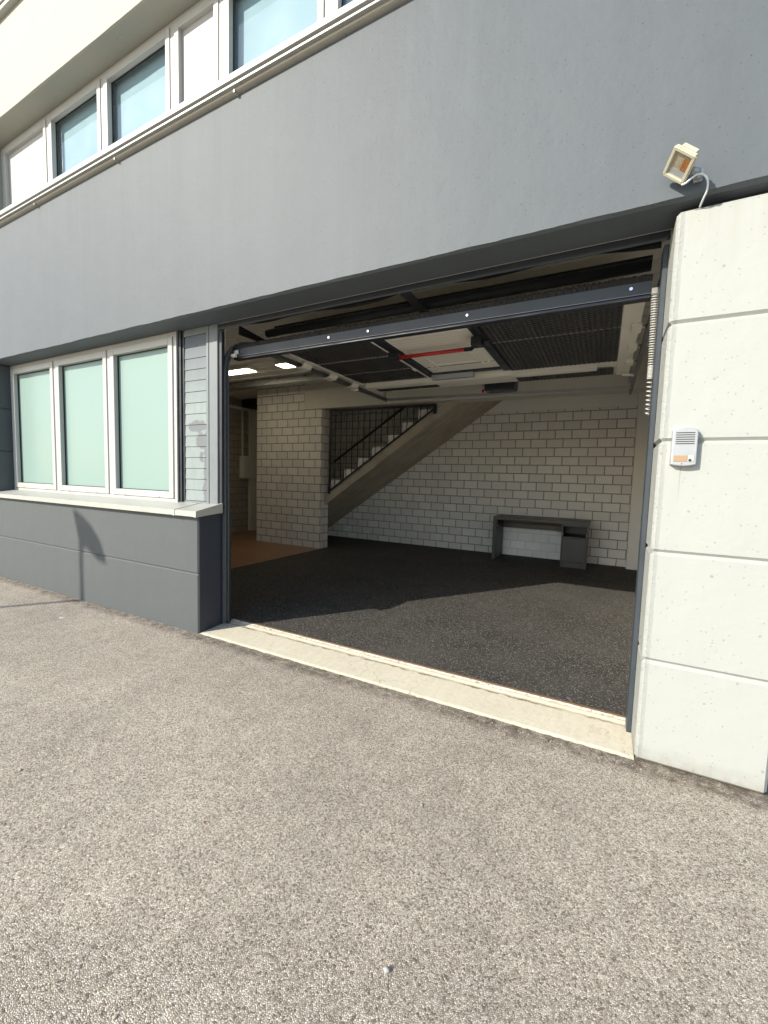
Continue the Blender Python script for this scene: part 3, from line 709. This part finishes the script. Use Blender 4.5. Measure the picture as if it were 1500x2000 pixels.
# tracks: left and right, vertical + quarter bend + horizontal
def track(x, sgn, yend, y0=2.525):
    pts = [(x, y0, .03), (x, y0, 2.19)] + [(x, y0 + .28 * (1 - math.cos(a)), 2.19 + .28 * math.sin(a)) for a in [i * math.pi / 16 for i in range(1, 8)]] + [(x, y0 + .28, 2.47), (x, yend, 2.468)]
    mb = MB(); b = mb.bm; prof = [(-.022, -.016), (.022, -.016), (.022, .016), (.016, .016), (.016, -.010), (-.016, -.010), (-.016, .016), (-.022, .016)]
    rs = []
    for i, q in enumerate(pts):
        a, c_ = Vector(pts[max(0, i - 1)]), Vector(pts[min(len(pts) - 1, i + 1)]); d = (c_ - a).normalized(); nrm = Vector((0, -d.z, d.y)); sx = Vector((sgn, 0, 0))
        rs.append([b.verts.new(Vector(q) + nrm * u + sx * v) for u, v in prof])
    for P, Q in zip(rs, rs[1:]):
        for k in range(8): b.faces.new((P[k], Q[k], Q[(k + 1) % 8], P[(k + 1) % 8]))
    b.faces.new(rs[0]); b.faces.new(rs[-1][::-1]); bmesh.ops.recalc_face_normals(b, faces=b.faces)
    return mb.build('track', 'trackmetal', GD)
tl = track(-2.858, 1, 5.46); tr_ = track(.222, -1, 5.98, 2.625)
for i, y in enumerate((3.46, 3.93, 4.40)):
    g = MB(); g.prism([(-2.885, 2.455), (-2.885, 2.440), (-2.80, 2.440), (-2.775, 2.480), (-2.72, 2.492), (-2.72, 2.500), (-2.79, 2.492), (-2.815, 2.455)], 'y', y, y + .13); g.build('track_bracket', 'creamplastic', tl)
g = MB(); g.box(-2.75, -2.725, 3.115, 5.0, 2.484, 2.4985, .002); g.build('end_strip', 'creamplastic', GD)
g = MB(); g.tube([(-2.90, 4.55, 2.43), (-2.80, 4.55, 2.435)], .012, 8); g.tube([(-2.858, 5.46, 2.45), (-2.858, 5.50, 2.44)], .016, 8); g.build('track_stop', 'creamplastic', tl)
g = MB(); g.tube([(.10, 5.0, 2.47), (.21, 4.99, 2.455)], .017, 10); g.build('track_stop', 'creamplastic', tr_)
# cross rail at the end of the tracks
g = MB(); g.bar((-2.95, 5.52, 2.485), (.21, 5.52, 2.432), .035, .012); g.bar((-2.95, 5.538, 2.497), (.21, 5.538, 2.444), .006, .035); g.build('cross_rail', 'galv', GD)
for x in (-2.9, .19):
    g = MB(); g.box(x - .014, x + .014, 5.44, 5.47, 2.47, 3.048); g.build('hanger', 'galv', GD)
# spring shaft and brackets above
g = MB(); g.tube([(-2.80, 2.95, 2.615), (.17, 2.95, 2.615)], .034, 16); g.box(-2.82, .18, 3.06, 3.10, 2.685, 2.72); sh_ = g.build('spring_shaft', 'steel', GD)
g = MB(); g.box(-1.285, -1.215, 2.507, 3.11, 2.560, 2.572, .002); g.build('centre_bracket', 'steel', GD)
g = MB(); g.prism([(2.61, 2.50), (2.61, 2.57), (2.9, 2.545), (2.96, 2.515)], 'x', -2.80, -2.78); g.build('side_bracket', 'steel', GD)
g = MB(); g.tube([(-2.835, 2.63, 2.49), (-2.80, 2.61, 2.41)], .002, 6); g.build('lift_cable', 'galv', GD)
g = MB(); g.box(-2.858, -2.805, 2.574, 2.60, 2.312, 2.338, .003); g.tube([(-2.85, 2.62, 2.36), (-2.80, 2.62, 2.36)], .02, 12); g.build('corner_roller', 'creamplastic', br_)
g = MB(); g.box(.160, .198, 2.61, 2.65, 2.315, 2.338, .004); g.build('corner_bracket', 'creamplastic', br_)
# operator
g = MB(); g.prism([(5.30, 2.48), (5.30, 2.595), (5.34, 2.615), (5.50, 2.615), (5.52, 2.595), (5.52, 2.50), (5.49, 2.472), (5.33, 2.472)], 'x', -1.40, -1.03, .008); dop = g.build('door_operator', 'blackplastic', GD)
g = MB(); g.box(-1.44, -1.40, 5.33, 5.36, 2.50, 2.59, .004); g.box(-1.56, -1.40, 5.34, 5.37, 2.60, 2.615); g.build('operator_arm', 'galv', dop)
g = MB(); g.box(-1.432, -1.402, 5.30, 5.33, 2.452, 2.49, .004); g.build('release_tag', 'red', dop)
g = MB(); g.tube([(-1.44, 5.31, 2.50), (-1.43, 5.30, 2.54), (-1.41, 5.30, 2.50)], .006, 8); g.build('release_cord', 'cable', dop)

# coiled cable on the right jamb
CC = thing('coiled_cable', 'white coiled cable hanging beside the right door jamb', 'cable', (.18, 2.66, 1.68))
g = MB(); pts = []; turns = 46; zc = 2.315
for i in range(turns * 10 + 1):
    f = i / (turns * 10); a = i * math.tau / 10
    if f < .62: zt = 2.315 - f / .62 * .36
    elif f < .82: zt = 1.955 - (f - .62) / .20 * .065
    else: zt = 1.89 - (f - .82) / .18 * .19
    rr = .016 * (1 if f < .8 else 1 - (f - .8) * 1.6)
    pts.append((.1775 + .010 * math.sin(f * 2) + rr * math.cos(a), 2.63 + rr * math.sin(a), zt))
g.tube(pts, .0031, 6); g.build('coil', 'pvc', CC, smooth=True)
g = MB(); g.box(.160, .188, 2.60, 2.628, 2.318, 2.345, .003); g.build('plug', 'creamplastic', CC)

# ------------------------------------------------------------------ desk
DK = thing('desk', 'charcoal wooden desk with an open drawer slot against the block wall', 'desk', (-.88, 7.36, .022))
z0 = .022
g = MB(); g.box(-1.605, -.148, 7.05, 7.66, .705, .757, .002); g.build('desk_top', 'desk', DK)
g = MB(); g.box(-1.605, -1.553, 7.052, 7.655, z0, .704, .002); g.build('leg', 'desk', DK)
g = MB(); g.box(-1.552, -.535, 7.55, 7.57, .535, .62, .002); g.build('back_rail', 'desk', DK)
g = MB(); g.box(-1.552, -.535, 7.572, 7.59, .60, .704); g.build('drawer_back', 'brown', DK)
g = MB(); g.box(-1.552, -1.535, 7.06, 7.55, .56, .70); g.build('side_runner', 'blackplastic', DK)
g = MB()
g.box(-.533, -.516, 7.06, 7.64, z0, .704); g.box(-.176, -.160, 7.06, 7.64, z0, .704); g.box(-.516, -.176, 7.60, 7.615, z0, .704)
g.box(-.516, -.176, 7.07, 7.60, .490, .508); g.box(-.516, -.176, 7.075, 7.60, .675, .703); cb = g.build('cabinet', 'desk', DK)
g = MB(); g.box(-.513, -.179, 7.056, 7.074, .115, .485, .002); g.build('cabinet_door', 'desk', cb)
g = MB(); g.box(-.516, -.176, 7.085, 7.10, z0, .108); g.build('plinth', 'desk', cb)
for x, y, z in ((-1.53, 7.10, .60), (-.512, 7.09, .545), (-.180, 7.09, .545)):
    g = MB(); g.box(x - .006, x + .006, y - .006, y + .006, z - .012, z + .006); g.build('drawer_clip', 'pvc', DK)

# ------------------------------------------------------------------ intercom
IC = thing('door_intercom', 'silver door intercom with speaker slots and orange name plate on the white pillar', 'intercom', (.305, 2.27, 1.414))
xa, xb, za, zb = .259, .351, 1.424, 1.574
def arcpts(bulge):
    top = [(xa + (xb - xa) * i / 12, zb + bulge * (1 - (2 * i / 12 - 1) ** 2)) for i in range(13)]
    bot = [(xb - (xb - xa) * i / 12, za - bulge * .7 * (1 - (2 * i / 12 - 1) ** 2)) for i in range(13)]
    return top + bot
g = MB(); g.prism([(x, z) for x, z in arcpts(.010)], 'y', 2.236, 2.2695, .004); hs = g.build('housing', 'silver', IC)
g = MB(); g.prism([(.305 + (x - .305) * 1.03, z) for x, z in arcpts(.011)], 'y', 2.252, 2.2698); g.build('back_box', 'galv', IC)
for k in range(6):
    g = MB(); z = 1.562 - k * .0095; g.box(.271, .339, 2.2345, 2.2362, z - .0017, z + .0017); g.build('speaker_slot', 'intershadow', hs)
g = MB(); g.box(.268, .318, 2.2342, 2.2362, 1.436, 1.463, .0008); g.build('name_plate', 'label_orange', hs)
g = MB(); g.box(.320, .342, 2.2335, 2.2362, 1.436, 1.463, .0008); g.build('button_plate', 'pvc', hs)
g = MB(); g.tube([(.327, 2.2336, 1.443), (.327, 2.230, 1.443)], .005, 14); g.build('button', 'blackplastic', hs)
g = MB(); g.tube([(.299, 2.2362, 1.4265), (.299, 2.2345, 1.4265)], .0024, 8); g.build('screw', 'intershadow', hs)

# ------------------------------------------------------------------ floodlight
FL = thing('floodlight', 'cream floodlight on the grey wall above the white pillar', 'floodlight', (.25, 2.245, 2.62))
ctr = Vector((.1938, 2.150, 2.6388))
xax = Vector((.75067, -.01641, -.66047)); yax = Vector((.26691, -.90695, .3259)); zax = xax.cross(yax)
LM = Matrix(((xax.x, yax.x, zax.x, ctr.x), (xax.y, yax.y, zax.y, ctr.y), (xax.z, yax.z, zax.z, ctr.z), (0, 0, 0, 1)))
def lbox(mb, x0, x1, y0, y1, z0, z1, bev=0, taper=1):
    b = bmesh.new(); bmesh.ops.create_cube(b, size=1)
    for v in b.verts:
        k = taper if v.co.z < 0 else 1
        v.co = Vector(((x0 + (v.co.x + .5) * (x1 - x0)) * k, (y0 + (v.co.y + .5) * (y1 - y0)) * k, z0 + (v.co.z + .5) * (z1 - z0)))
    if bev: bmesh.ops.bevel(b, geom=b.edges[:], offset=bev, segments=3, affect='EDGES')
    return mb.merge(b, LM)
hw, hh_ = .0485, .0555
g = MB(); lbox(g, -hw, hw, -hh_, hh_, -.055, -.012, .010, .72); lbox(g, -.030, .038, hh_ - .014, hh_ + .004, -.032, -.008, .003); hb = g.build('housing', 'lampbody', FL, smooth=False)
g = MB()
for a in ((-hw - .003, -hw + .013, -hh_, hh_), (hw - .013, hw + .003, -hh_, hh_), (-hw + .0, hw, hh_ - .014, hh_ + .003), (-hw, hw, -hh_ - .003, -hh_ + .014)): lbox(g, *a, -.014, .004, .004)
g.build('bezel', 'lampbody', hb)
g = MB(); lbox(g, -hw + .011, hw - .011, -hh_ + .012, hh_ - .012, -.006, -.003); g.build('reflector', 'reflector', hb)
g = MB(); lbox(g, .008, hw - .012, -.014, .030, -.0025, -.0015); g.build('amber_bulb', 'amber', hb)
g = MB(); lbox(g, -hw + .012, hw - .012, -hh_ + .013, -.018, -.0026, -.0018); g.build('lower_reflector', 'silver', hb)
g = MB(); k0 = LM @ Vector((hw * .8, -.022, -.035)); k1 = LM @ Vector((hw + .022, -.024, -.050))
g.tube([k0, k1], .013, 12); g.tube([k1, Vector((k1.x + .004, 2.243, k1.z + .005))], .014, 12); g.box(k1.x - .014, k1.x + .018, 2.232, 2.2445, k1.z - .012, k1.z + .024, .003); g.build('knuckle', 'silver', FL)
g = MB(); ck = [Vector(q) for q in ((.212, 2.185, 2.580), (.226, 2.178, 2.580), (.242, 2.178, 2.592), (.262, 2.18, 2.603), (.284, 2.185, 2.600), (.301, 2.195, 2.578), (.304, 2.215, 2.550), (.297, 2.238, 2.532), (.291, 2.268, 2.518))]
# smooth the cable with Catmull-Rom
def cat(P, n=8):
    out = []
    for i in range(len(P) - 1):
        p0 = P[max(0, i - 1)]; p1 = P[i]; p2 = P[i + 1]; p3 = P[min(len(P) - 1, i + 2)]
        for k in range(n):
            u = k / n; out.append(.5 * ((2 * p1) + (p2 - p0) * u + (2 * p0 - 5 * p1 + 4 * p2 - p3) * u * u + (3 * p1 - p0 - 3 * p2 + p3) * u ** 3))
    return out + [P[-1]]
g.tube(cat(ck), .0040, 10); g.build('lamp_cable', 'cable', FL)

# ------------------------------------------------------------------ ceiling lights, fuse box
for x0, x1, lab in ((-5.95, -5.05, 'lit ceiling lamp nearest the left jamb of the garage opening'), (-4.47, -4.235, 'small lit ceiling lamp seen just past the left door track')):
    L_ = thing('ceiling_light', lab, 'ceiling light', ((x0 + x1) / 2, 4.98, 3.05), 'lit ceiling lamps in the garage')
    g = MB(); g.box(x0 - .012, x1 + .012, 4.878, 5.095, 2.992, 3.036, .003); g.build('lamp_housing', 'creamplastic', L_)
    g = MB(); g.box(x0, x1, 4.89, 5.083, 2.984, 2.9915); g.build('diffuser', 'lit', L_)
FB = thing('fuse_box', 'cream electrical box on the dark block wall left of the block pier', 'fuse box', (-7.34, 7.14, 1.24))
g = MB(); g.box(-7.399, -7.29, 6.93, 7.36, 1.25, 1.76, .004); g.build('box_body', 'creamplastic', FB)
g = MB(); g.box(-7.289, -7.278, 6.94, 7.35, 1.26, 1.75, .003); g.build('box_lid', 'creamplastic', FB)

# ------------------------------------------------------------------ small litter
def scrap(name, label, cat, x, y, z, rx, ry, rot, h, mat):
    mb = MB(); b = mb.bm; n = 14; top = []; bot = []
    for i in range(n):
        a = i * math.tau / n; k = random.uniform(.85, 1.12)
        u = rx * k * math.cos(a); v = ry * k * math.sin(a); X = x + u * math.cos(rot) - v * math.sin(rot); Y = y + u * math.sin(rot) + v * math.cos(rot)
        lift = random.uniform(0, h * .6)
        top.append(b.verts.new((X, Y, z + h * .5 + lift))); bot.append(b.verts.new((X * .98 + x * .02, Y * .98 + y * .02, z + .0004)))
    cv = b.verts.new((x, y, z + h)); 
    for i in range(n):
        b.faces.new((top[i], top[(i + 1) % n], cv)); b.faces.new((bot[i], bot[(i + 1) % n], top[(i + 1) % n], top[i]))
    bmesh.ops.recalc_face_normals(b, faces=b.faces)
    o = mb.build(name, mat); o['label'] = label; o['category'] = cat; return o
scrap('paper_scrap', 'small pale oval scrap on the black rubber floor near the right jamb', 'scrap', -.098, 2.689, .0225, .030, .012, 2.1, .003, 'galv')
scrap('leaf', 'pale dry leaf on the asphalt in front of the low grey wall', 'leaf', -4.206, 1.894, 0, .035, .014, .3, .006, 'pvc')
b = bmesh.new(); bmesh.ops.create_icosphere(b, subdivisions=2, radius=.0075)
for v in b.verts: v.co = Vector((v.co.x * 1.15, v.co.y, v.co.z * .75)) * random.uniform(.88, 1.1)
g = MB(); g.merge(b, Matrix.Translation((-.435, .923, .0045))); o = g.build('stone', 'panel'); o['label'] = 'single white pebble on the asphalt in the near foreground'; o['category'] = 'stone'

# ------------------------------------------------------------------ post behind the viewer that throws the shadow on the low wall
T = 5.0
px, py = -4.640 - .70 * T, 2.27 - T
rise = .695 * T
SP = thing('banner_post', 'thin metal post with a leaf shaped panel, casting its shadow on the low grey wall', 'post', (px, py, 0))
g = MB(); g.tube([(px, py, 0), (px, py, .80 + rise)], .030, 12); g.build('pole', 'galv', SP)
# outline on the wall (x,z) relative to the pole shadow, thrown back to the plane through the pole
ol = [(x + 4.640, z) for x, z in ((-4.765, .915), (-4.72, .92), (-4.58, .86), (-4.43, .775), (-4.29, .645), (-4.19, .43), (-4.33, .445), (-4.45, .505), (-4.55, .56), (-4.64, .50), (-4.665, .60), (-4.73, .80))]
g = MB(); b = g.bm
A = [b.verts.new((px + u, py - .006, rise + z)) for u, z in ol]; Bq = [b.verts.new((px + u, py + .006, rise + z)) for u, z in ol]
b.faces.new(A); b.faces.new(Bq[::-1])
for i in range(len(ol)): b.faces.new((A[i], Bq[i], Bq[(i + 1) % len(ol)], A[(i + 1) % len(ol)]))
bmesh.ops.recalc_face_normals(b, faces=b.faces)
g.build('panel', 'galv', SP)
